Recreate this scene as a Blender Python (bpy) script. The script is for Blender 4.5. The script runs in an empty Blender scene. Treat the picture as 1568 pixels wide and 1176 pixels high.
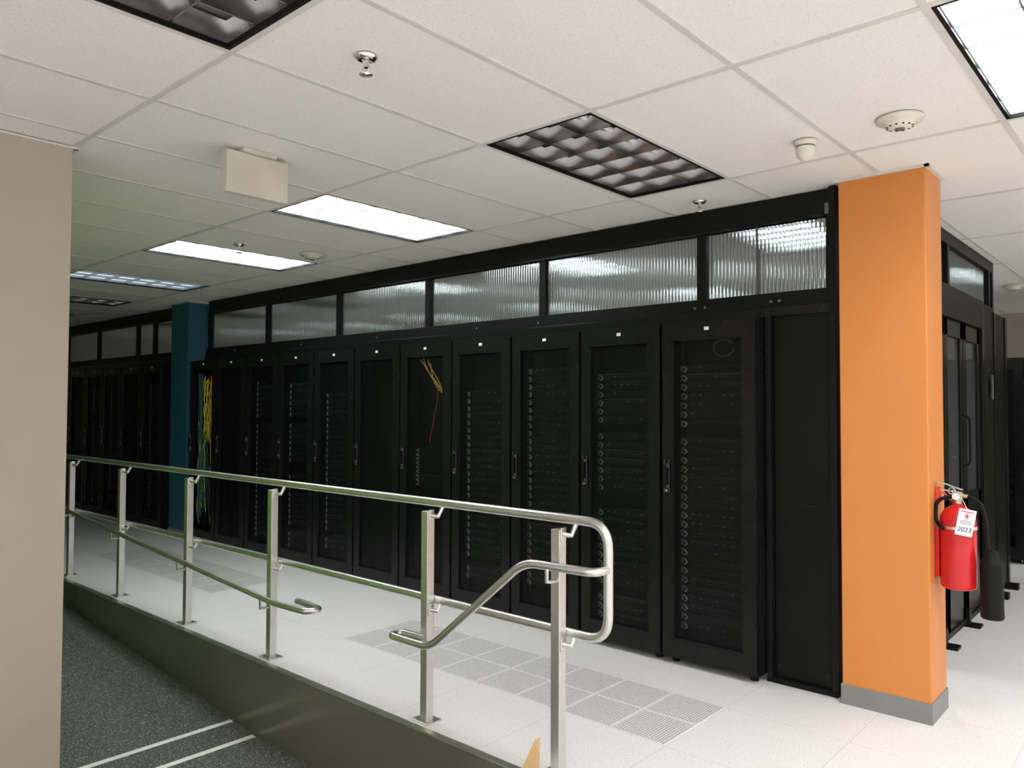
import bpy, math, random
import numpy as np
from mathutils import Vector, Matrix
random.seed(7)
scene=bpy.context.scene
scene.view_settings.view_transform='Standard'

# ---------------------------------------------------------------- materials
def s2l(c):
    return tuple(((v/255)/12.92 if v/255<=0.04045 else (((v/255)+0.055)/1.055)**2.4) for v in c)
class NT:
    def __init__(s,name):
        s.m=bpy.data.materials.new(name); s.m.use_nodes=True
        s.t=s.m.node_tree; s.n=s.t.nodes; s.l=s.t.links
        s.b=s.n['Principled BSDF']; s.out=s.n['Material Output']
    def node(s,t,**k):
        n=s.n.new(t)
        for a,v in k.items(): setattr(n,a,v)
        return n
    def math(s,op,a,b=None,c=None):
        n=s.n.new('ShaderNodeMath'); n.operation=op
        for i,v in enumerate((a,b,c)):
            if v is None: continue
            if isinstance(v,(int,float)): n.inputs[i].default_value=v
            else: s.l.new(v,n.inputs[i])
        return n.outputs[0]
    def coords(s):
        return s.n.new('ShaderNodeTexCoord').outputs['Object']
    def xyz(s):
        n=s.n.new('ShaderNodeSeparateXYZ'); s.l.new(s.coords(),n.inputs[0]); return n.outputs
    def noise(s,scale,detail=3,rough=.5):
        n=s.n.new('ShaderNodeTexNoise'); n.inputs['Scale'].default_value=scale
        n.inputs['Detail'].default_value=detail; n.inputs['Roughness'].default_value=rough
        s.l.new(s.coords(),n.inputs['Vector']); return n.outputs['Fac']
    def ramp(s,fac,stops):
        n=s.n.new('ShaderNodeValToRGB'); e=n.color_ramp.elements
        while len(e)<len(stops): e.new(.5)
        for i,(p,c) in enumerate(stops): e[i].position=p; e[i].color=(*c,1)
        s.l.new(fac,n.inputs[0]); return n.outputs[0]
    def mix(s,fac,a,b):
        n=s.n.new('ShaderNodeMix'); n.data_type='RGBA'
        for i,v in ((0,fac),(6,a),(7,b)):
            if isinstance(v,(int,float)): n.inputs[i].default_value=v
            elif isinstance(v,tuple): n.inputs[i].default_value=(*v,1)
            else: s.l.new(v,n.inputs[i])
        return n.outputs[2]
    def bump(s,h,strength=.2,dist=.01):
        n=s.n.new('ShaderNodeBump'); n.inputs['Strength'].default_value=strength; n.inputs['Distance'].default_value=dist
        s.l.new(h,n.inputs['Height']); s.l.new(n.outputs[0],s.b.inputs['Normal']); return n
    def col(s,v):
        if isinstance(v,tuple): s.b.inputs['Base Color'].default_value=(*v,1)
        else: s.l.new(v,s.b.inputs['Base Color'])
def pm(name,c,rough=.5,metal=0,var=.06,nscale=6,spec=.5,bump=0,bscale=200,emit=0):
    a=NT(name)
    if var:
        f=a.noise(nscale,3)
        a.col(a.ramp(f,[(.3,tuple(x*(1-var) for x in c)),(.7,tuple(min(1,x*(1+var)) for x in c))]))
    else: a.col(c)
    a.b.inputs['Roughness'].default_value=rough; a.b.inputs['Metallic'].default_value=metal
    a.b.inputs['Specular IOR Level'].default_value=spec
    if bump: a.bump(a.noise(bscale,2),bump,.002)
    if emit:
        a.b.inputs['Emission Color'].default_value=(*c,1); a.b.inputs['Emission Strength'].default_value=emit
    return a.m

M={}
# ceiling tile: fissured
a=NT('ceiling_tile'); f=a.noise(170,4,.6); g=a.noise(1.2,2)
base=a.ramp(f,[(.30,(.62,.585,.54)),(.42,(.84,.80,.755)),(.8,(.88,.84,.795))]); a.col(base)
a.b.inputs['Roughness'].default_value=.95; a.bump(f,.35,.003); M['tile']=a.m
M['tbar']=pm('ceiling_tbar',(.66,.63,.59),.5)
# raised floor laminate
def floor_mat(name,perf):
    a=NT(name); x,y,z=a.xyz()
    sp=a.noise(140,2,.7); big=a.noise(2.5,2)
    c=a.ramp(sp,[(.33,(.52,.50,.48)),(.43,(.80,.78,.755)),(.75,(.88,.86,.835))])
    def edge(v,o,s,w):
        fr=a.math('FRACT',a.math('DIVIDE',a.math('SUBTRACT',v,o-1000*s),s))
        d=a.math('ABSOLUTE',a.math('SUBTRACT',fr,.5))
        return a.math('GREATER_THAN',d,.5-w/s)
    if not perf:
        e=a.math('MAXIMUM',edge(x,-1.89,.62,.0018),edge(y,3.81,.62,.0018))
        c=a.mix(a.math('MULTIPLY',e,.4),c,(.35,.34,.32))
    else:
        q=a.math('MAXIMUM',edge(x,-1.89,.31,.012),edge(y,3.81,.31,.012))
        def cell(v):
            fr=a.math('FRACT',a.math('DIVIDE',a.math('ADD',v,100),.0155))
            return a.math('POWER',a.math('SUBTRACT',fr,.5),2)
        d=a.math('ADD',cell(x),cell(y))
        hole=a.math('LESS_THAN',d,.085)
        hole=a.math('MULTIPLY',hole,a.math('SUBTRACT',1,q))
        c=a.mix(hole,c,(.10,.10,.10))
    a.col(c); a.b.inputs['Roughness'].default_value=.42; a.b.inputs['Specular IOR Level'].default_value=.4
    return a.m
M['floor']=floor_mat('raised_floor_laminate',False); M['perf']=floor_mat('perforated_tile',True)
# carpet
a=NT('ramp_carpet'); f=a.noise(95,3,.75)
a.col(a.ramp(f,[(.35,(.060,.063,.057)),(.55,(.100,.104,.096)),(.66,(.42,.43,.40))])); a.b.inputs['Roughness'].default_value=.95; a.bump(f,.5,.004); M['carpet']=a.m
M['stripe']=pm('stripe_white',(.85,.86,.80),.6)
M['beige']=pm('wall_paint_beige',s2l((177,166,151)),.7,bump=.15,bscale=160,var=.02)
M['green']=pm('wall_paint_green',(.40,.62,.14),.6)
M['white']=pm('wall_paint_white',(.55,.53,.50),.7)
M['orange']=pm('orange_paint',(.66,.232,.05),.42,var=.03,nscale=2,bump=.12,bscale=120)
M['blue']=pm('blue_paint',(.012,.105,.165),.5,var=.05)
M['greybase']=pm('vinyl_base_grey',(.22,.22,.215),.5)
M['black']=pm('black_powdercoat',(.0055,.006,.006),.42,var=.1,bump=.1,bscale=400,spec=.16)
M['black2']=pm('black_frame_satin',(.007,.0075,.0075),.26,var=.1,spec=.25)
M['inside']=pm('rack_interior_black',(.004,.004,.004),.7,spec=.2)
M['server']=pm('server_face',(.010,.011,.012),.35,var=.2,nscale=30,spec=.25)
M['servergrey']=pm('server_trim_grey',(.17,.18,.19),.35,metal=.6)
M['speck']=pm('server_port_light',(.55,.57,.57),.4)
M['label']=pm('label_white',(.85,.85,.83),.5)
M['steel']=pm('brushed_stainless',(.66,.65,.625),.34,metal=1,var=.05,nscale=20,bump=.05,bscale=300)
M['chrome']=pm('chrome',(.75,.73,.7),.12,metal=1,var=.02)
M['skirt']=pm('skirt_metal',(.22,.215,.155),.24,metal=.5,var=.05,nscale=3)
M['trimmetal']=pm('edge_trim_metal',(.50,.55,.42),.3,metal=.8)
M['plastic']=pm('off_white_plastic',(.70,.66,.56),.5)
M['signplastic']=pm('sign_plastic_beige',(.58,.545,.46),.5)
M['red']=pm('extinguisher_red',(.60,.012,.016),.22,var=.03)
M['rubber']=pm('black_rubber',(.006,.006,.006),.5,spec=.15)
M['brass']=pm('valve_brass',(.6,.5,.35),.3,metal=1)
M['tagred']=pm('tag_red',(.7,.05,.04),.5)
M['yellow']=pm('cable_yellow',(.80,.56,.06),.45)
M['redcable']=pm('cable_red',(.7,.05,.04),.45)
M['teal']=pm('cable_teal',(.02,.12,.11),.45)
M['card']=pm('cardboard',(.50,.32,.16),.85,nscale=20)
M['housing']=pm('troffer_housing',(.20,.20,.20),.35,metal=.4)
M['louver']=pm('louver_aluminium',(.52,.51,.52),.20,metal=1,var=.05,nscale=4)
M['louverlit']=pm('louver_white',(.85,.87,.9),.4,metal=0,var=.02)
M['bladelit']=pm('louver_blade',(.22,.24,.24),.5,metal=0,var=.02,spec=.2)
M['lit']=pm('lamp_lens',(.94,.975,1.0),.5,var=0,emit=15)
M['litdim']=pm('lamp_lens_dim',(.80,.90,1.0),.5,var=0,emit=2)
M['lensoff']=pm('lamp_off',(.16,.155,.15),.4)
# door mesh
a=NT('perforated_door_mesh'); tr=a.node('ShaderNodeBsdfTransparent'); mx=a.node('ShaderNodeMixShader')
a.col((.006,.007,.007)); a.b.inputs['Roughness'].default_value=.3; a.b.inputs['Specular IOR Level'].default_value=.3
mx.inputs[0].default_value=.50; a.l.new(tr.outputs[0],mx.inputs[1]); a.l.new(a.b.outputs[0],mx.inputs[2]); a.l.new(mx.outputs[0],a.out.inputs[0]); M['mesh']=a.m
# twin-wall polycarbonate: vertical ribs, sheen, see-through blur
a=NT('twinwall_polycarbonate'); x,y,z=a.xyz()
rib=a.math('SINE',a.math('MULTIPLY',a.math('ADD',x,y),2*math.pi/.024))
bp=a.bump(rib,.5,.0030)
web=a.math('GREATER_THAN',rib,.55)   # inner webs of the twin-wall sheet
def webcol(c,d): return a.mix(web,c,tuple(v*d for v in c))
gl=a.node('ShaderNodeBsdfGlossy'); gl.inputs['Roughness'].default_value=.10
a.l.new(webcol((.66,.70,.69),.68),gl.inputs['Color']); a.l.new(bp.outputs[0],gl.inputs['Normal'])
tl=a.node('ShaderNodeBsdfTranslucent'); a.l.new(webcol((.12,.135,.135),.6),tl.inputs['Color'])
rf=a.node('ShaderNodeBsdfRefraction'); a.l.new(webcol((.60,.64,.64),.7),rf.inputs['Color']); rf.inputs['Roughness'].default_value=.18; rf.inputs['IOR'].default_value=1.15; a.l.new(bp.outputs[0],rf.inputs['Normal'])
m1=a.node('ShaderNodeMixShader'); m1.inputs[0].default_value=.62; a.l.new(tl.outputs[0],m1.inputs[1]); a.l.new(gl.outputs[0],m1.inputs[2])
m2=a.node('ShaderNodeMixShader'); m2.inputs[0].default_value=.40; a.l.new(m1.outputs[0],m2.inputs[1]); a.l.new(rf.outputs[0],m2.inputs[2])
a.l.new(m2.outputs[0],a.out.inputs[0]); M['poly']=a.m
# door glass
a=NT('door_glass'); tr=a.node('ShaderNodeBsdfTransparent'); mx=a.node('ShaderNodeMixShader'); tr.inputs[0].default_value=(.6,.66,.64,1)
a.col((.10,.11,.11)); a.b.inputs['Roughness'].default_value=.05; mx.inputs[0].default_value=.55
a.l.new(tr.outputs[0],mx.inputs[1]); a.l.new(a.b.outputs[0],mx.inputs[2]); a.l.new(mx.outputs[0],a.out.inputs[0]); M['glass']=a.m

# ---------------------------------------------------------------- mesh builder
class MB:
    def __init__(s): s.v=[]; s.f=[]; s.mi=[]; s.mats=[]; s.sm=[]
    def _m(s,m):
        if m not in s.mats: s.mats.append(m)
        return s.mats.index(m)
    def add(s,vs,fs,m,smooth=False):
        o=len(s.v); s.v+= [tuple(v) for v in vs]; i=s._m(m)
        for f in fs: s.f.append(tuple(o+k for k in f)); s.mi.append(i); s.sm.append(smooth)
    def box(s,x0,x1,y0,y1,z0,z1,m):
        vs=[(x,y,z) for z in (z0,z1) for y in (y0,y1) for x in (x0,x1)]
        s.add(vs,[(0,2,3,1),(4,5,7,6),(0,1,5,4),(2,6,7,3),(0,4,6,2),(1,3,7,5)],m)
    def obox(s,c,size,R,m):
        vs=[Vector(c)+R@Vector((sx*size[0]/2,sy*size[1]/2,sz*size[2]/2)) for sz in (-1,1) for sy in (-1,1) for sx in (-1,1)]
        s.add(vs,[(0,2,3,1),(4,5,7,6),(0,1,5,4),(2,6,7,3),(0,4,6,2),(1,3,7,5)],m)
    def quad(s,a,b,c,d,m): s.add([a,b,c,d],[(0,1,2,3)],m)
    def tube(s,pts,r,m,n=10,cap=True,smooth=True):
        pts=[Vector(p) for p in pts]; rr=r if isinstance(r,(list,tuple)) else [r]*len(pts)
        rings=[]; prev=None
        for i,p in enumerate(pts):
            if i==0: t=pts[1]-p
            elif i==len(pts)-1: t=p-pts[i-1]
            else: t=(pts[i+1]-p).normalized()+(p-pts[i-1]).normalized()
            t.normalize()
            if prev is None:
                u=t.orthogonal().normalized()
            else:
                u=(prev-t*prev.dot(t)).normalized()
            prev=u; w=t.cross(u)
            rings.append([p+rr[i]*(math.cos(2*math.pi*k/n)*u+math.sin(2*math.pi*k/n)*w) for k in range(n)])
        vs=[v for rg in rings for v in rg]; fs=[]
        for i in range(len(rings)-1):
            for k in range(n):
                fs.append((i*n+k,i*n+(k+1)%n,(i+1)*n+(k+1)%n,(i+1)*n+k))
        s.add(vs,fs,m,smooth)
        if cap:
            s.add(rings[0],[tuple(reversed(range(n)))],m); s.add(rings[-1],[tuple(range(n))],m)
    def lathe(s,prof,c,m,n=24,smooth=True):
        vs=[];fs=[]
        for r,z in prof:
            for k in range(n):
                a=2*math.pi*k/n; vs.append((c[0]+r*math.cos(a),c[1]+r*math.sin(a),c[2]+z))
        for i in range(len(prof)-1):
            for k in range(n): fs.append((i*n+k,i*n+(k+1)%n,(i+1)*n+(k+1)%n,(i+1)*n+k))
        s.add(vs,fs,m,smooth)
    def mesh(s,name):
        me=bpy.data.meshes.new(name); me.from_pydata(s.v,[],s.f)
        for m in s.mats: me.materials.append(m)
        me.polygons.foreach_set('material_index',s.mi); me.polygons.foreach_set('use_smooth',s.sm)
        me.update(); return me
    def obj(s,name,parent=None,loc=(0,0,0),bevel=0):
        return mk(name,s.mesh(name),parent,loc,bevel)
def mk(name,me,parent=None,loc=(0,0,0),bevel=0):
    o=bpy.data.objects.new(name,me); scene.collection.objects.link(o); o.location=loc
    if parent: o.parent=parent
    if bevel:
        b=o.modifiers.new('bevel','BEVEL'); b.width=bevel; b.segments=2; b.limit_method='ANGLE'
    return o
def empty(name,loc=(0,0,0)):
    e=bpy.data.objects.new(name,None); scene.collection.objects.link(e); e.location=loc; e.empty_display_size=.1; return e
def smoothpath(pts,rad,n=6):
    """round the corners of a polyline"""
    pts=[Vector(p) for p in pts]; out=[pts[0]]
    for i in range(1,len(pts)-1):
        a,b,c=pts[i-1],pts[i],pts[i+1]
        d=min(rad,(a-b).length*.49,(c-b).length*.49)
        p=b+(a-b).normalized()*d; q=b+(c-b).normalized()*d
        for k in range(n+1):
            t=k/n; out.append((1-t)**2*p+2*t*(1-t)*b+t*t*q)
    out.append(pts[-1]); return out

ZC=2.81
# ---------------------------------------------------------------- room shell
b=MB()
b.box(-14.5,5,2.56,11.7,-.04,0,M['floor']); b.box(-2.2,5,-4,2.56,-.04,0,M['floor'])
b.obj('floor')
b=MB()
for (k0,k1) in ((0,4),(7,11)):
    for k in range(k0,k1):
        x1=-1.89-.62*k; b.box(x1-.62+.003,x1-.003,3.19+.003,3.81-.003,0,.003,M['perf'])
b.obj('perforated_floor_tiles')
# ceiling
CX,CY=.632,1.26; X0=-1.88; Y0=1.33
fix={} # (i,j) -> state ; cell i spans X0+i*CX.., j spans Y0+j*CY
def cell(i,j): return X0+i*CX, X0+(i+1)*CX, Y0+j*CY, Y0+(j+1)*CY
for k in range(-5,4):
    i=-1+3*k
    for j,st in ((-3,'lit'),(-1,'lit'),(1,'lit'),(3,'lit'),(5,'lit')):
        fix[(i,j)]=st
fix[(-1,1)]='off'; fix[(-1,-1)]='off'; fix[(-10,1)]='dim'; fix[(-13,1)]='off'; fix[(-16,1)]='off'
for k in range(-5,0): fix.pop((-1+3*k,-1),None); fix.pop((-1+3*k,-3),None)
fix.pop((2,3),None); fix.pop((2,5),None); fix[(-13,3)]='off'; fix[(-16,3)]='off'; fix[(-10,3)]='off'
b=MB(); tb=MB()
i0,i1=-20,11; j0,j1=-4,8
YMAX=11.7
for i in range(i0,i1):
    for j in range(j0,j1+1):
        xa,xb,ya,yb=cell(i,j); yb=min(yb,YMAX)
        if ya>=YMAX or (i,j) in fix: continue
        b.box(xa,xb,ya,yb,ZC,ZC+.015,M['tile'])
b.obj('ceiling')
xa=X0+i0*CX; xb=X0+i1*CX; ya=Y0+j0*CY
for i in range(i0,i1+1):
    x=X0+i*CX; tb.box(x-.012,x+.012,ya,YMAX,ZC-.004,ZC+.002,M['tbar'])
for j in range(j0,j1+2):
    y=Y0+j*CY
    if y<YMAX: tb.box(xa,xb,y-.012,y+.012,ZC-.0045,ZC+.002,M['tbar'])
tb.obj('trim_ceiling_grid')
# troffers
def troffer_mesh(st):
    b=MB(); w,l=CX-.026,CY-.026; h=.09
    fr=M['black']; off=st=='off'
    for (x0,x1,y0,y1) in ((-w/2,w/2,-l/2,-l/2+.014),(-w/2,w/2,l/2-.014,l/2),(-w/2,-w/2+.014,-l/2,l/2),(w/2-.014,w/2,-l/2,l/2)):
        b.box(x0,x1,y0,y1,-.004,.02,fr)
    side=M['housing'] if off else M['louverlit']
    b.box(-w/2,-w/2+.004,-l/2,l/2,.0,h+.03,side); b.box(w/2-.004,w/2,-l/2,l/2,.0,h+.03,side)
    b.box(-w/2,w/2,-l/2,-l/2+.004,.0,h+.03,side); b.box(-w/2,w/2,l/2-.004,l/2,.0,h+.03,side)
    top={'off':M['lensoff'],'lit':M['lit'],'dim':M['litdim']}[st]
    b.box(-w/2+.004,w/2-.004,-l/2+.004,l/2-.004,h,h+.01,top)
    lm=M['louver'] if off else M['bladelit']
    W2,L2=w-.028,l-.028; nx,ny=(3,6)
    topw=.030
    hb=.012; ht=h-.012 if off else .030
    def vblade(axis,c,lo,hi):
        # curved parabolic blade: narrow at the bottom, wide at the top
        prof=[]
        for k in range(6):
            t=k/5; prof.append(((.0015 if off else .0025)+(topw/2)*(t**2.0)*(1 if off else 0),hb+(ht-hb)*t))
        for sgn in (-1,1):
            vs=[];fs=[]
            for (o,z) in prof:
                for e in (lo,hi):
                    vs.append((c+sgn*o,e,z) if axis=='x' else (e,c+sgn*o,z))
            for k in range(5): fs.append((2*k,2*k+1,2*k+3,2*k+2))
            b.add(vs,fs,lm,True)
        hw=.003
        if axis=='x': b.box(c-hw,c+hw,lo,hi,hb-.003,hb,lm)
        else: b.box(lo,hi,c-hw,c+hw,hb-.003,hb,lm)
    for i in range(0,nx+1):
        vblade('x',-W2/2+W2*i/nx,-L2/2,L2/2)
    for j in range(0,ny+1):
        vblade('y',-L2/2+L2*j/ny,-W2/2,W2/2)
    if off:
        for x in (-w/4+.02,w/4-.02):
            b.tube([(x,-l/2+.03,h-.015),(x,l/2-.03,h-.015)],.013,M['label'],8)
    return b.mesh('troffer_'+st)
tm={s:troffer_mesh(s) for s in ('off','lit','dim')}
for (i,j),st in fix.items():
    xa,xb,ya,yb=cell(i,j)
    mk('ceiling_light_troffer',tm[st],None,((xa+xb)/2,(ya+yb)/2,ZC))

# walls
b=MB(); b.box(-4.14,-4.02,-4,1.33,-.5,ZC,M['beige']); b.obj('wall_left')
b=MB(); b.box(-4.02,-3.998,-4,1.352,ZC-.014,ZC-.005,M['tbar']); b.box(-8.5,-4.0,1.33,1.352,ZC-.014,ZC-.005,M['tbar']); b.obj('trim_wall_angle')
b=MB(); b.box(-14.5,-4.14,1.25,1.33,-.5,ZC,M['green']); b.obj('wall_ramp')
b=MB(); b.box(-14.6,-14.5,1.25,11.7,-.5,ZC,M['white']); b.obj('wall_far_left')
b=MB(); b.box(-14.6,5,11.7,11.8,-.04,ZC,M['beige']); b.obj('wall_back')

# ramp / landing / stairs / skirt
b=MB()
def zr(x): return 0 if x<-10.7 else min(0,max(-.45,-.45*(x+10.7)/6.4))
y0,y1=1.335,2.545
b.add([(-10.7,y0,0),(-4.3,y0,-.45),(-4.3,y1,-.45),(-10.7,y1,0),(-10.7,y0,-.5),(-4.3,y0,-.5),(-4.3,y1,-.5),(-10.7,y1,-.5)],
      [(0,1,2,3),(4,7,6,5),(0,4,5,1),(3,2,6,7),(0,3,7,4),(1,5,6,2)],M['carpet'])
b.box(-14.48,-10.7,y0,y1,-.5,0,M['carpet'])
for xs in (-4.63,-4.36):
    b.add([(xs-.020,y0,zr(xs-.020)+.003),(xs+.020,y0,zr(xs+.020)+.003),(xs+.020,y1-.02,zr(xs+.020)+.003),(xs-.020,y1-.02,zr(xs-.020)+.003)],[(0,1,2,3)],M['stripe'])
b.obj('carpeted_ramp')
b=MB(); b.box(-4.3,-2.2,1.33,2.545,-.5,-.45,M['carpet']); b.box(-4.02,-2.2,-4,1.33,-.5,-.45,M['carpet']); b.obj('floor_landing')
b=MB(); b.box(-2.8,-2.205,-1,2.545,-.45,-.30,M['carpet']); b.box(-2.5,-2.205,-1,2.545,-.30,-.15,M['carpet']); b.box(-2.24,-2.205,-1,2.545,-.15,-.002,M['carpet'])
b.box(-2.8,-2.77,-1,2.545,-.3,-.297,M['stripe']); b.box(-2.5,-2.47,-1,2.545,-.15,-.147,M['stripe'])
b.obj('carpeted_steps')
b=MB(); b.box(-14.5,-2.2,2.547,2.56,-.5,-.006,M['skirt']); b.box(-14.5,-2.2,2.540,2.575,-.006,.004,M['trimmetal'])
b.obj('trim_ramp_skirt')

# ---------------------------------------------------------------- guard rail
e=empty('metal_guard_rail',(-5,2.66,0))
def loc(p): return (p[0]+5,p[1]-2.66,p[2])
b=MB()
PX=[-8.97,-7.84,-6.70,-5.51,-4.38,-2.93,-2.09]
PY=2.645
for x in PX:
    b.box(x-.024+5,x+.024+5,PY-.024-2.66,PY+.024-2.66,.004,1.045,M['steel'])
    b.box(x-.06+5,x+.06+5,PY-.05-2.66,PY+.05-2.66,.0,.008,M['steel'])
    for sx in (-.045,.045): b.tube([(x+sx+5,PY-.035-2.66,.008),(x+sx+5,PY-.035-2.66,.014)],.007,M['steel'],6)
    # saddle brackets
    for z in (1.055,.585):
        b.tube([loc((x+.024,PY,z-.03)),loc((x+.055,PY+.02,z-.035)),loc((x+.06,PY+.045,z+.012))],[.014,.012,.012],M['steel'],8)
        b.box(x+.022+5,x+.030+5,PY-.018-2.66,PY+.018-2.66,z-.06,z-.002,M['steel'])
b.obj('posts',e,bevel=.003)
b=MB(); RY=2.69; r=.021
loop=smoothpath([(-13,RY,1.085),(-1.86,RY,1.085),(-1.86,RY,.595),(-13,RY,.595)],.11,8)
b.tube([loc(p) for p in loop],r,M['steel'],14)
b.obj('top_and_bottom_rail',e)
b=MB(); HY=2.565
def hz(x): return .62-(x+7.7)*.07
ramp=smoothpath([(-11.5,HY,hz(-11.5)),(-4.22,HY,hz(-4.22)),(-3.88,HY,.385),(-3.86,HY+.09,.385),(-4.12,HY+.095,.39)],.06,6)
b.tube([loc(p) for p in ramp],.019,M['steel'],12)
for x in PX[:5]:
    b.tube([loc((x,PY-.02,hz(x)-.075)),loc((x,HY,hz(x)-.07)),loc((x,HY,hz(x)-.012))],.009,M['steel'],8)
b.obj('ramp_handrail',e)
b=MB()
st=smoothpath([(-2.93,HY+.06,.41),(-3.10,HY+.055,.41),(-3.10,HY-.02,.41),(-2.80,HY-.02,.41),(-2.22,HY,.895),(-1.86,HY+.03,.895),(-1.86,RY,.895)],.07,6)
b.tube([loc(p) for p in st],.019,M['steel'],12)
b.tube([loc((-2.09,PY-.02,.82)),loc((-2.09,HY,.83)),loc((-2.09,HY,.885))],.009,M['steel'],8)
b.obj('stair_handrail',e)

# ---------------------------------------------------------------- server racks
W=.63; H=2.10; D=1.02
def rack_shell():
    b=MB(); k=M['black']; k2=M['black2']; g=.006
    b.box(g,.02,.035,D,.04,H-.01,k); b.box(W-.02,W-g,.035,D,.04,H-.01,k)
    b.box(.02,W-.02,D-.01,D,.04,H-.01,k); b.box(g,W-g,.035,D,H-.01,H,k); b.box(g,W-g,.035,D,.04,.055,k)
    # inner vertical mounting rails
    for x0 in (.06,W-.085): b.box(x0,x0+.025,.13,.15,.055,H-.02,M['inside'])
    b.box(.02,W-.02,.20,.21,.055,H-.02,M['inside'])
    # door frame
    b.box(.010,.085,0,.030,.045,H-.008,k2); b.box(W-.095,W-.010,0,.030,.045,H-.008,k2)
    b.box(.085,W-.095,0,.030,H-.11,H-.008,k2); b.box(.085,W-.095,0,.030,.045,.16,k2)
    # raised inner lip
    b.box(.085,.093,-.003,.022,.16,H-.11,k); b.box(W-.103,W-.095,-.003,.022,.16,H-.11,k)
    b.box(.085,W-.095,-.003,.022,H-.118,H-.11,k); b.box(.085,W-.095,-.003,.022,.16,.168,k)
    # hinges
    for z in (.35,1.05,1.8): b.tube([(W-.012,-.004,z),(W-.012,-.004,z+.07)],.006,k,8)
    # feet / casters
    for x in (.06,W-.06):
        for y in (.08,D-.08):
            b.tube([(x,y,0),(x,y,.02)],.024,k,10); b.tube([(x,y,.02),(x,y,.045)],.009,M['steel'],8)
    return b.mesh('rack_shell')
def rack_handle():
    b=MB()
    b.box(.030,.064,-.010,0,1.05,1.25,M['black'])
    for x in (.029,.062): b.box(x,x+.003,-.013,-.009,1.05,1.25,M['servergrey'])
    b.box(.036,.058,-.030,-.010,1.075,1.095,M['servergrey']); b.box(.036,.058,-.030,-.010,1.205,1.225,M['servergrey'])
    b.box(.038,.056,-.034,-.024,1.075,1.225,M['black2'])
    b.tube([(.047,-.012,1.06),(.047,-.016,1.06)],.008,M['steel'],10)
    b.box(W/2-.015,W/2+.015,-.0025,0,H-.060,H-.040,M['label'])
    return b.mesh('rack_handle_label')
def rack_mesh():
    b=MB(); b.quad((.093,.012,.168),(W-.103,.012,.168),(W-.103,.012,H-.118),(.093,.012,H-.118),M['mesh']); return b.mesh('rack_door_mesh')
def servers(seed,ztop=1.84,zbot=.22,skip=.04,bright=1.0):
    rnd=random.Random(seed); b=MB(); z=ztop
    while z>zbot:
        u=.0565
        if rnd.random()>skip:
            b.box(.10,W-.10,.085,.19,z-u+.006,z,M['server'])
            b.box(.10,W-.10,.081,.085,z-.006,z-.003,M['servergrey'] if rnd.random()<.12 else M['server'])
            # left ear handle + looped patch lead
            b.box(.100,.114,.072,.085,z-u+.012,z-.008,M['servergrey'])
            b.tube([(.118,.078,z-.014),(.136,.060,z-.016),(.150,.056,z-.030),(.136,.060,z-.044),(.120,.078,z-.046)],.0035,M['speck'],5)
            b.box(W-.115,W-.106,.078,.085,z-u+.016,z-.010,M['servergrey'])
            # drive bays
            for c in range(6):
                x0=.17+c*.052
                b.box(x0,x0+.046,.082,.085,z-u+.012,z-.030,M['inside'])
                if rnd.random()<.30: b.box(x0+.004,x0+.011,.0805,.083,z-.022,z-.017,M['speck'])
        z-=u
    return b.mesh('servers_%d'%seed)
shell,hand,dmesh=rack_shell(),rack_handle(),rack_mesh()
SV=[servers(1),servers(2,1.86,.3,.08),servers(3,1.70,.25,.1),servers(4,1.80,.2,.06)]
def cable(b,x,z0,z1,m,amp=.02,r=.003,y=.06,seed=0):
    rnd=random.Random(seed); pts=[]; n=10
    for i in range(n+1):
        t=i/n; pts.append((x+rnd.uniform(-amp,amp),y+rnd.uniform(-.01,.01),z0+(z1-z0)*t))
    b.tube(smoothpath(pts,.05,3),r,m,5)
def rack(x,y,sv=None,extra=None,door=True):
    e=empty('server_rack',(x,y,0))
    mk('rack_frame',shell,e); mk('door_handle',hand,e)
    if door: mk('perforated_door',dmesh,e)
    if sv is not None: mk('servers',SV[sv],e)
    if extra: extra(e)
    return e
def ex_yellow(e):
    b=MB()
    S=[[(.22,1.96),(.27,1.91),(.32,1.84),(.40,1.79),(.48,1.70)],
       [(.25,1.97),(.29,1.88),(.36,1.81),(.42,1.75),(.485,1.69)],
       [(.30,1.96),(.32,1.92),(.36,1.87),(.44,1.77),(.49,1.695)],
       [(.34,1.93),(.35,1.86),(.37,1.78),(.43,1.72),(.48,1.685)]]
    for k,s_ in enumerate(S):
        b.tube(smoothpath([(x,.035+.006*((i+k)%3),z) for i,(x,z) in enumerate(s_)],.06,4),.0036,M['yellow'],6)
    b.tube(smoothpath([(.43,.04,1.74),(.425,.04,1.62),(.39,.04,1.52),(.375,.04,1.42),(.34,.04,1.34),(.335,.04,1.28)],.05),.0034,M['redcable'],6)
    for c in range(9): b.tube([(.17,.07,1.22-.035*c),(.15,.055,1.21-.035*c),(.17,.07,1.20-.035*c)],.004,M['speck'],5)
    b.box(.10,W-.10,.09,.19,.95,1.0,M['server'])
    b.obj('patch_cables',e)
def ex_loop(e):
    b=MB(); pts=[(.40+.065*math.cos(t),.05,1.93+.05*math.sin(t)) for t in [i*2*math.pi/20*.92+.5 for i in range(21)]]
    b.tube(pts,.003,M['servergrey'],5); b.obj('patch_cable_loop',e)
def ex_left(e):
    b=MB()
    for k in range(17): cable(b,.26+.021*(k%11),1.92-.02*(k%5),1.30-.03*(k%6),M['yellow'],.028,.0045,.04+.004*k,k)
    for k in range(20): cable(b,.14+.025*(k%15),1.40,.22+.03*(k%9),M['teal'] if k%5 else M['yellow'],.035,.004,.05+.002*k,100+k)
    for k in range(8): cable(b,.13+.01*k,1.95,.3,M['teal'],.012,.004,.05,200+k)
    b.obj('cable_bundle',e)
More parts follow.
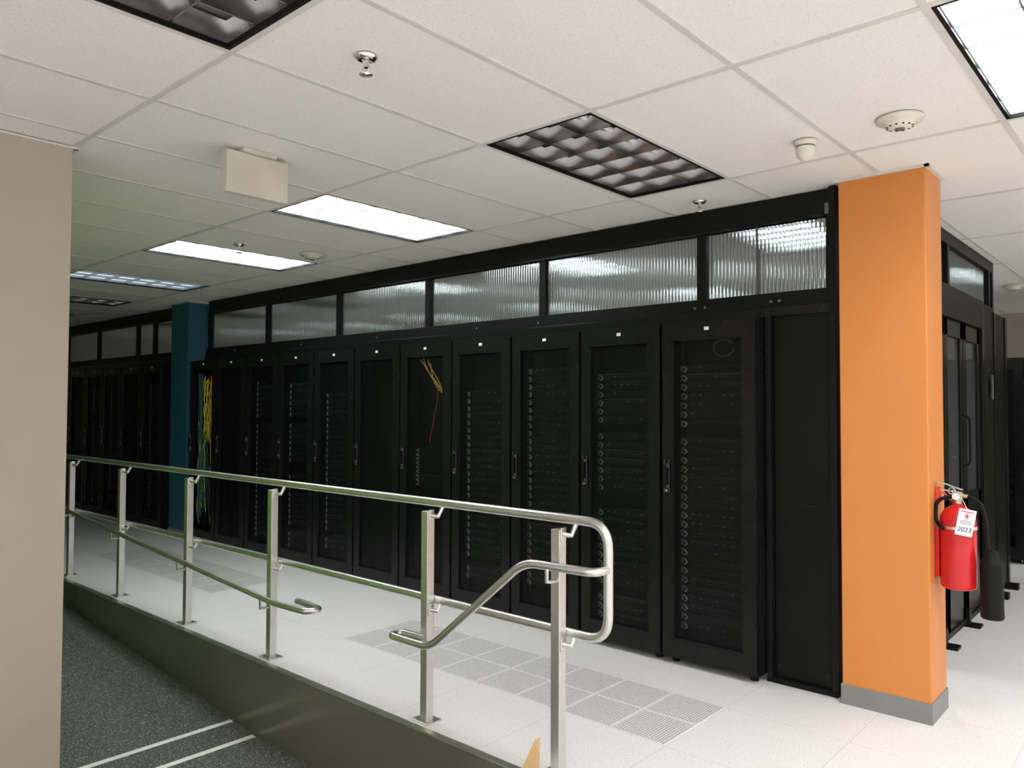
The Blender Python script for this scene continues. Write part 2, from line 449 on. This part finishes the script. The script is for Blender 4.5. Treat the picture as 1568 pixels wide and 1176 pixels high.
cfg=[0,3,1,2,None,None,2,3,0,None,None]
for k in range(11):
    x=-1.90-.63*(k+1)
    ex={0:ex_loop,10:ex_left}.get(k)
    if k==4: ex=ex_yellow
    rack(x,4.23,cfg[k],ex,k!=10)
for k in range(6):
    rack(-9.55-.63*(k+1),4.23,[1,None,2,0,None,3][k])
# second row across the contained aisle
for k in range(4): rack(-1.42-.63*(k+1),7.56,k%4)
# distant row
for k in range(4): rack(-2.6+.63*k,9.3,k%4)

# ---------------------------------------------------------------- containment above racks
e=empty('aisle_containment_wall',(-5,4.4,0))
def wall_run(xl,xr,mull,name):
    b=MB(); o=(5,-4.4)
    def bx(x0,x1,y0,y1,z0,z1,m): b.box(x0+5,x1+5,y0-4.4,y1-4.4,z0,z1,m)
    bx(xl,xr,4.385,4.45,2.655,ZC-.006,M['black']); bx(xl,xr,4.375,4.45,2.655,2.672,M['black2'])
    bx(xl,xr,4.36,4.45,2.105,2.245,M['black']); bx(xl,xr,4.345,4.36,2.105,2.16,M['black2'])
    for x in mull: bx(x-.03,x+.03,4.38,4.44,2.245,2.655,M['black'])
    b.obj(name+'_frame',e,bevel=.003)
    b=MB(); b.quad((xl+5,.008,2.245),(xr+5,.008,2.245),(xr+5,.008,2.655),(xl+5,.008,2.655),M['poly']); b.obj(name+'_polycarbonate',e)
wall_run(-8.72,-1.50,[-8.69,-7.42,-6.15,-4.88,-3.62,-2.33,-1.53],'right_run')
wall_run(-14.4,-9.40,[-13.29,-12.05,-10.70,-10.18,-9.43],'left_run')
b=MB()
b.box(-1.975+5,-1.965+5,-.012,.004,2.245,2.655,M['servergrey'])
# little bolts and clips
for x in (-8.0,-6.7,-5.5,-4.25,-3.62,-2.35,-2.28,-1.86,-1.81):
    for z in (2.19,): b.tube([(x+5,-.058,z),(x+5,-.068,z)],.008,M['servergrey'],8)
b.box(-1.56+5,-1.535+5,-.035,-.02,2.66,2.72,M['servergrey'])
b.obj('joint_hardware',e)

# black filler panel at the end of the row
b=MB()
b.box(-1.895,-1.865,4.33,4.42,.03,2.14,M['black2']); b.box(-1.86,-1.50,4.375,4.42,.03,2.16,M['black'])
b.box(-1.53,-1.495,4.34,4.45,.02,ZC-.006,M['black'])
b.box(-1.90,-1.50,4.34,4.44,.0,.03,M['black'])
b.box(-1.72,-1.60,4.370,4.376,.985,1.03,M['black2']); b.box(-1.715,-1.605,4.366,4.371,.99,1.012,M['inside'])
for x,z in ((-1.83,.1),(-1.56,.1)): b.tube([(x,4.366,z),(x,4.376,z)],.016,M['black2'],12)
b.obj('black_filler_panel',bevel=.002)

# ---------------------------------------------------------------- columns
def column(name,x0,x1,y0,y1,m):
    b=MB(); b.box(x0,x1,y0,y1,0,ZC-.002,m)
    o=b.obj(name,bevel=.006)
    b=MB(); b.box(x0-.006,x1+.006,y0-.006,y1+.006,0,.105,M['greybase']); b.obj('vinyl_base',o,bevel=.002)
    b=MB()
    for (a,c,d,f) in ((x0-.02,x1+.02,y0-.02,y0),(x1,x1+.02,y0-.02,y1)): b.box(a,c,d,f,ZC-.012,ZC-.001,M['tbar'])
    b.obj('ceiling_angle',o)
column('orange_column',-1.46,-1.03,4.29,4.60,M['orange'])
column('blue_column',-9.36,-8.92,4.24,4.55,M['blue'])

# ---------------------------------------------------------------- end of aisle: doors
e=empty('aisle_containment_doors',(-1.3,6.2,0))
b=MB()
def bx(x0,x1,y0,y1,z0,z1,m): b.box(x0+1.3,x1+1.3,y0-6.2,y1-6.2,z0,z1,m)
bx(-1.36,-1.30,5.3,7.55,2.715,ZC-.006,M['black']); bx(-1.36,-1.28,5.3,7.0,2.20,2.42,M['black'])
bx(-1.36,-1.30,7.0,7.55,2.38,2.42,M['black'])
for y in (5.3,6.0,7.38,7.52): bx(-1.355,-1.30,y-.025,y+.025,2.42,2.715,M['black'])
for (ya,yb) in ((5.3,5.86),(5.88,6.42),(6.44,6.98)):
    bx(-1.345,-1.305,ya,ya+.08,.04,2.20,M['black2']); bx(-1.345,-1.305,yb-.08,yb,.04,2.20,M['black2'])
    bx(-1.345,-1.305,ya,yb,2.08,2.20,M['black2']); bx(-1.345,-1.305,ya,yb,.04,.95,M['black2'])
    bx(-1.305,-1.295,ya-.01,yb+.01,.02,.06,M['black'])
for y in (5.75,6.43,6.98): bx(-1.33,-1.21,y-.05,y+.05,.0,.02,M['black']); bx(-1.31,-1.28,y-.03,y+.03,.0,.12,M['black'])
b.obj('door_frames',e,bevel=.002)
b=MB(); bx(-1.328,-1.322,5.3,7.0,.95,2.08,M['glass']); b.obj('door_glass',e)
b=MB(); b.quad((-.03,-.9,2.42),(-.03,1.3,2.42),(-.03,1.3,2.715),(-.03,-.9,2.715),M['poly']); b.obj('polycarbonate',e)
b=MB(); b.tube(smoothpath([(.0,.17,1.15),(.045,.17,1.18),(.045,.17,1.50),(.0,.17,1.53)],.03),.008,M['rubber'],8); b.obj('pull_handle',e)
b=MB()
b.box(-1.35,-1.30,7.02,8.06,.05,2.38,M['black']); b.box(-1.30,-1.29,7.02,7.10,.05,2.38,M['black2']); b.box(-1.30,-1.29,7.50,7.56,.05,2.38,M['black2']); b.box(-1.30,-1.29,7.98,8.06,.05,2.38,M['black2'])
b.box(-1.285,-1.27,7.30,7.33,1.65,1.85,M['servergrey']); b.box(-1.30,-1.285,7.30,7.33,1.70,1.80,M['black'])
for y in (7.1,7.55,8.0): b.box(-1.34,-1.22,y-.04,y+.04,0,.05,M['black'])
b.obj('rack_end_panel',e,(1.3,-6.2,0),bevel=.002)

# ---------------------------------------------------------------- ceiling devices
def sprinkler(x,y,big=True):
    b=MB(); b.lathe([(.0,-.003),(.040,-.003),(.042,-.008),(.030,-.018),(.018,-.020),(.016,-.002)],(0,0,0),M['chrome'],24)
    b.tube([(0,0,-.01),(0,0,-.045)],[.013,.010],M['chrome'],12)
    for sx in (-1,1): b.tube([(sx*.010,0,-.03),(sx*.018,0,-.045),(sx*.004,0,-.066)],.0035,M['chrome'],6)
    b.lathe([(0,-.066),(.022,-.068),(.024,-.070),(0,-.072)],(0,0,0),M['chrome'],16)
    b.obj('fire_sprinkler',None,(x,y,ZC))
for p in ((-2.18,1.66),(-5.46,2.98),(-2.22,4.16)): sprinkler(*p)
def smoke(x,y):
    b=MB(); b.lathe([(0,0),(.092,0),(.094,-.010),(.088,-.016),(.062,-.018),(.058,-.030),(.056,-.036),(.030,-.044),(.0,-.046)],(0,0,0),M['plastic'],32)
    for k in range(12):
        t=k*math.pi/6; b.box(.05*math.cos(t)-.004,.05*math.cos(t)+.004,.05*math.sin(t)-.004,.05*math.sin(t)+.004,-.040,-.032,M['rubber'])
    b.lathe([(0,-.047),(.02,-.047),(.018,-.050),(0,-.050)],(0,0,0),M['servergrey'],16)
    b.obj('smoke_detector',None,(x,y,ZC-.004))
for p in ((-.94,3.52),(-5.36,3.56),(-1.39,9.08)): smoke(*p)
b=MB(); b.lathe([(0,0),(.050,0),(.051,-.014),(.042,-.018),(.042,-.050),(.038,-.070),(.024,-.086),(0,-.092)],(0,0,0),M['plastic'],28)
b.lathe([(.0425,-.024),(.0432,-.026),(.0432,-.029),(.0425,-.031)],(0,0,0),M['servergrey'],28)
b.obj('motion_sensor',None,(-1.35,3.54,ZC-.004))
# exit sign seen from the back
e=empty('exit_sign',(-3.43,1.955,ZC))
b=MB(); b.box(-.025,.025,-.165,.165,-.225,-.022,M['signplastic']); b.obj('housing',e,bevel=.006)
b=MB(); b.box(-.045,.045,-.09,.09,-.022,0,M['signplastic']); b.obj('canopy',e,bevel=.005)
b=MB(); b.box(-.028,-.025,-.15,.15,-.21,-.04,M['label']); b.obj('face',e)

# ---------------------------------------------------------------- fire extinguisher
ex=empty('fire_extinguisher',(-.93,4.42,.67))
b=MB(); R=.082
b.lathe([(0,.0),(.066,.0),(.076,.006),(R,.018),(R,.335),(.078,.365),(.062,.392),(.040,.408),(.024,.414),(.022,.425),(0,.425)],(0,0,0),M['red'],36)
b.obj('cylinder',ex)
b=MB()
b.tube([(0,0,.41),(0,0,.455)],[.020,.017],M['brass'],14); b.box(-.022,.022,-.018,.018,.445,.480,M['brass'])
b.tube([(0,-.02,.462),(.0,-.036,.462)],.017,M['chrome'],14)
b.tube([(.02,0,.465),(.045,0,.462)],.011,M['brass'],10)
b.obj('valve_body',ex)
b=MB()
for (z,t,L) in ((.475,.10,.13),(.505,.32,.14)):
    b.obox((-.045,0,z+.012),(L,.022,.005),Matrix.Rotation(t,3,'Y'),M['steel'])
b.tube([(-.02,-.02,.488),(-.02,.02,.488)],.004,M['steel'],8)
b.tube([(-.02+.016*math.cos(t),-.03,.488+.016*math.sin(t)) for t in [i*math.pi/8 for i in range(17)]],.002,M['steel'],6)
b.obj('carry_handle_and_lever',ex)
b=MB()
b.tube(smoothpath([(.045,0,.462),(.10,-.01,.44),(.125,-.02,.36),(.13,-.02,.24),(.135,-.01,.16)],.05),.011,M['rubber'],10)
b.tube(smoothpath([(-.02,0,.46),(-.09,-.03,.44),(-.095,-.04,.34),(-.05,-.085,.30)],.05),.009,M['rubber'],10)
b.obj('hose',ex)
b=MB()
b.lathe([(0,.205),(.024,.205),(.028,.19),(.030,.175),(.048,.155),(.052,.14),(.050,-.06),(.052,-.115),(.046,-.125),(.042,-.10),(0,-.06)],(.145,-.005,0),M['rubber'],24)
b.obj('discharge_horn',ex)
b=MB(); b.box(-.098,-.080,-.03,.03,.05,.30,M['red']); b.box(-.098,-.08,-.02,.02,.42,.50,M['tagred'])
b.tube([(-.098,-.02,.48),(-.06,-.01,.475),(-.02,0,.43)],.005,M['tagred'],6)
b.lathe([(R+.001,.30),(R+.003,.30),(R+.003,.315),(R+.001,.315)],(0,0,0),M['steel'],36)
b.obj('wall_bracket',ex)
# inspection tag
tg=empty('inspection_tag_pivot',(0,0,0)); tg.name='inspection_tag'; tg.parent=ex
tg.location=(.055,-.105,.345); tg.rotation_euler=(0,.18,.45)
b=MB(); b.box(-.038,.038,-.001,.001,-.065,.065,M['label']); b.obj('tag_card',tg)
b=MB(); b.box(-.010,.010,-.0022,-.001,.028,.034,M['tagred']); b.box(-.003,.003,-.0022,-.001,.018,.044,M['tagred']); b.box(-.028,.028,-.0022,-.001,.050,.055,M['tagred'])
for z in (.008,.0,-.008): b.box(-.026,.026,-.0022,-.001,z-.001,z+.001,M['rubber'])
b.obj('tag_print',tg)
cu=bpy.data.curves.new('tag_year','FONT'); cu.body='2023'; cu.size=.032; cu.align_x='CENTER'; cu.extrude=.0004; cu.materials.append(M['rubber'])
o=bpy.data.objects.new('tag_year',cu); scene.collection.objects.link(o); o.parent=tg; o.location=(0,-.0022,-.045); o.rotation_euler=(math.pi/2,0,0)
b=MB(); b.tube([(-.04,.08,.12),(-.02,.03,.10),(0,0,.06)],.0015,M['label'],5); b.obj('tag_string',tg)

# ---------------------------------------------------------------- cardboard box by the steps
e=empty('cardboard_box',(-1.55,1.764,0)); e.rotation_euler=(0,0,.729)
b=MB()
for (x0,x1,y0,y1) in ((-.16,.16,-.13,-.126),(-.16,.16,.126,.13),(-.16,-.156,-.13,.13),(.156,.16,-.13,.13)): b.box(x0,x1,y0,y1,0,.33,M['card'])
b.box(-.16,.16,-.13,.13,0,.005,M['card'])
b.obj('carton',e)
b=MB()
b.add([(-.09,.128,.33),(.07,.128,.33),(.075,.175,.507),(.058,.175,.500),(.022,.165,.425),(-.05,.14,.36)],[(0,1,2,3,4,5)],M['card'])
b.add([(-.16,-.13,.33),(.16,-.13,.33),(.14,-.22,.26),(-.14,-.22,.26)],[(0,1,2,3)],M['card'])
b.add([(.16,-.12,.33),(.16,.12,.33),(.25,.10,.27),(.25,-.10,.27)],[(0,1,2,3)],M['card'])
o=b.obj('flaps',e); sd=o.modifiers.new('s','SOLIDIFY'); sd.thickness=.004

# ---------------------------------------------------------------- world
w=bpy.data.worlds.new('world'); scene.world=w; w.use_nodes=True
w.node_tree.nodes['Background'].inputs[0].default_value=(1,.965,.92,1); w.node_tree.nodes['Background'].inputs[1].default_value=1.3

# ---------------------------------------------------------------- camera
yaw,pit,rol=np.radians([41.7875,1.7335,0.2278])
cy,sy=math.cos(yaw),math.sin(yaw); cp,sp=math.cos(pit),math.sin(pit); cr,sr=math.cos(rol),math.sin(rol)
F=Vector((-sy*cp,cy*cp,sp)); R0=Vector((cy,sy,0)); U0=R0.cross(F)
Rr=cr*R0+sr*U0; U=-sr*R0+cr*U0
cd=bpy.data.cameras.new('camera'); cd.sensor_width=36; cd.lens=1183.2/1568*36
co=bpy.data.objects.new('camera',cd); scene.collection.objects.link(co)
mw=Matrix.Identity(4)
for i in range(3): mw[i][0]=Rr[i]; mw[i][1]=U[i]; mw[i][2]=-F[i]
mw[0][3],mw[1][3],mw[2][3]=0,0,1.57
co.matrix_world=mw; scene.camera=co
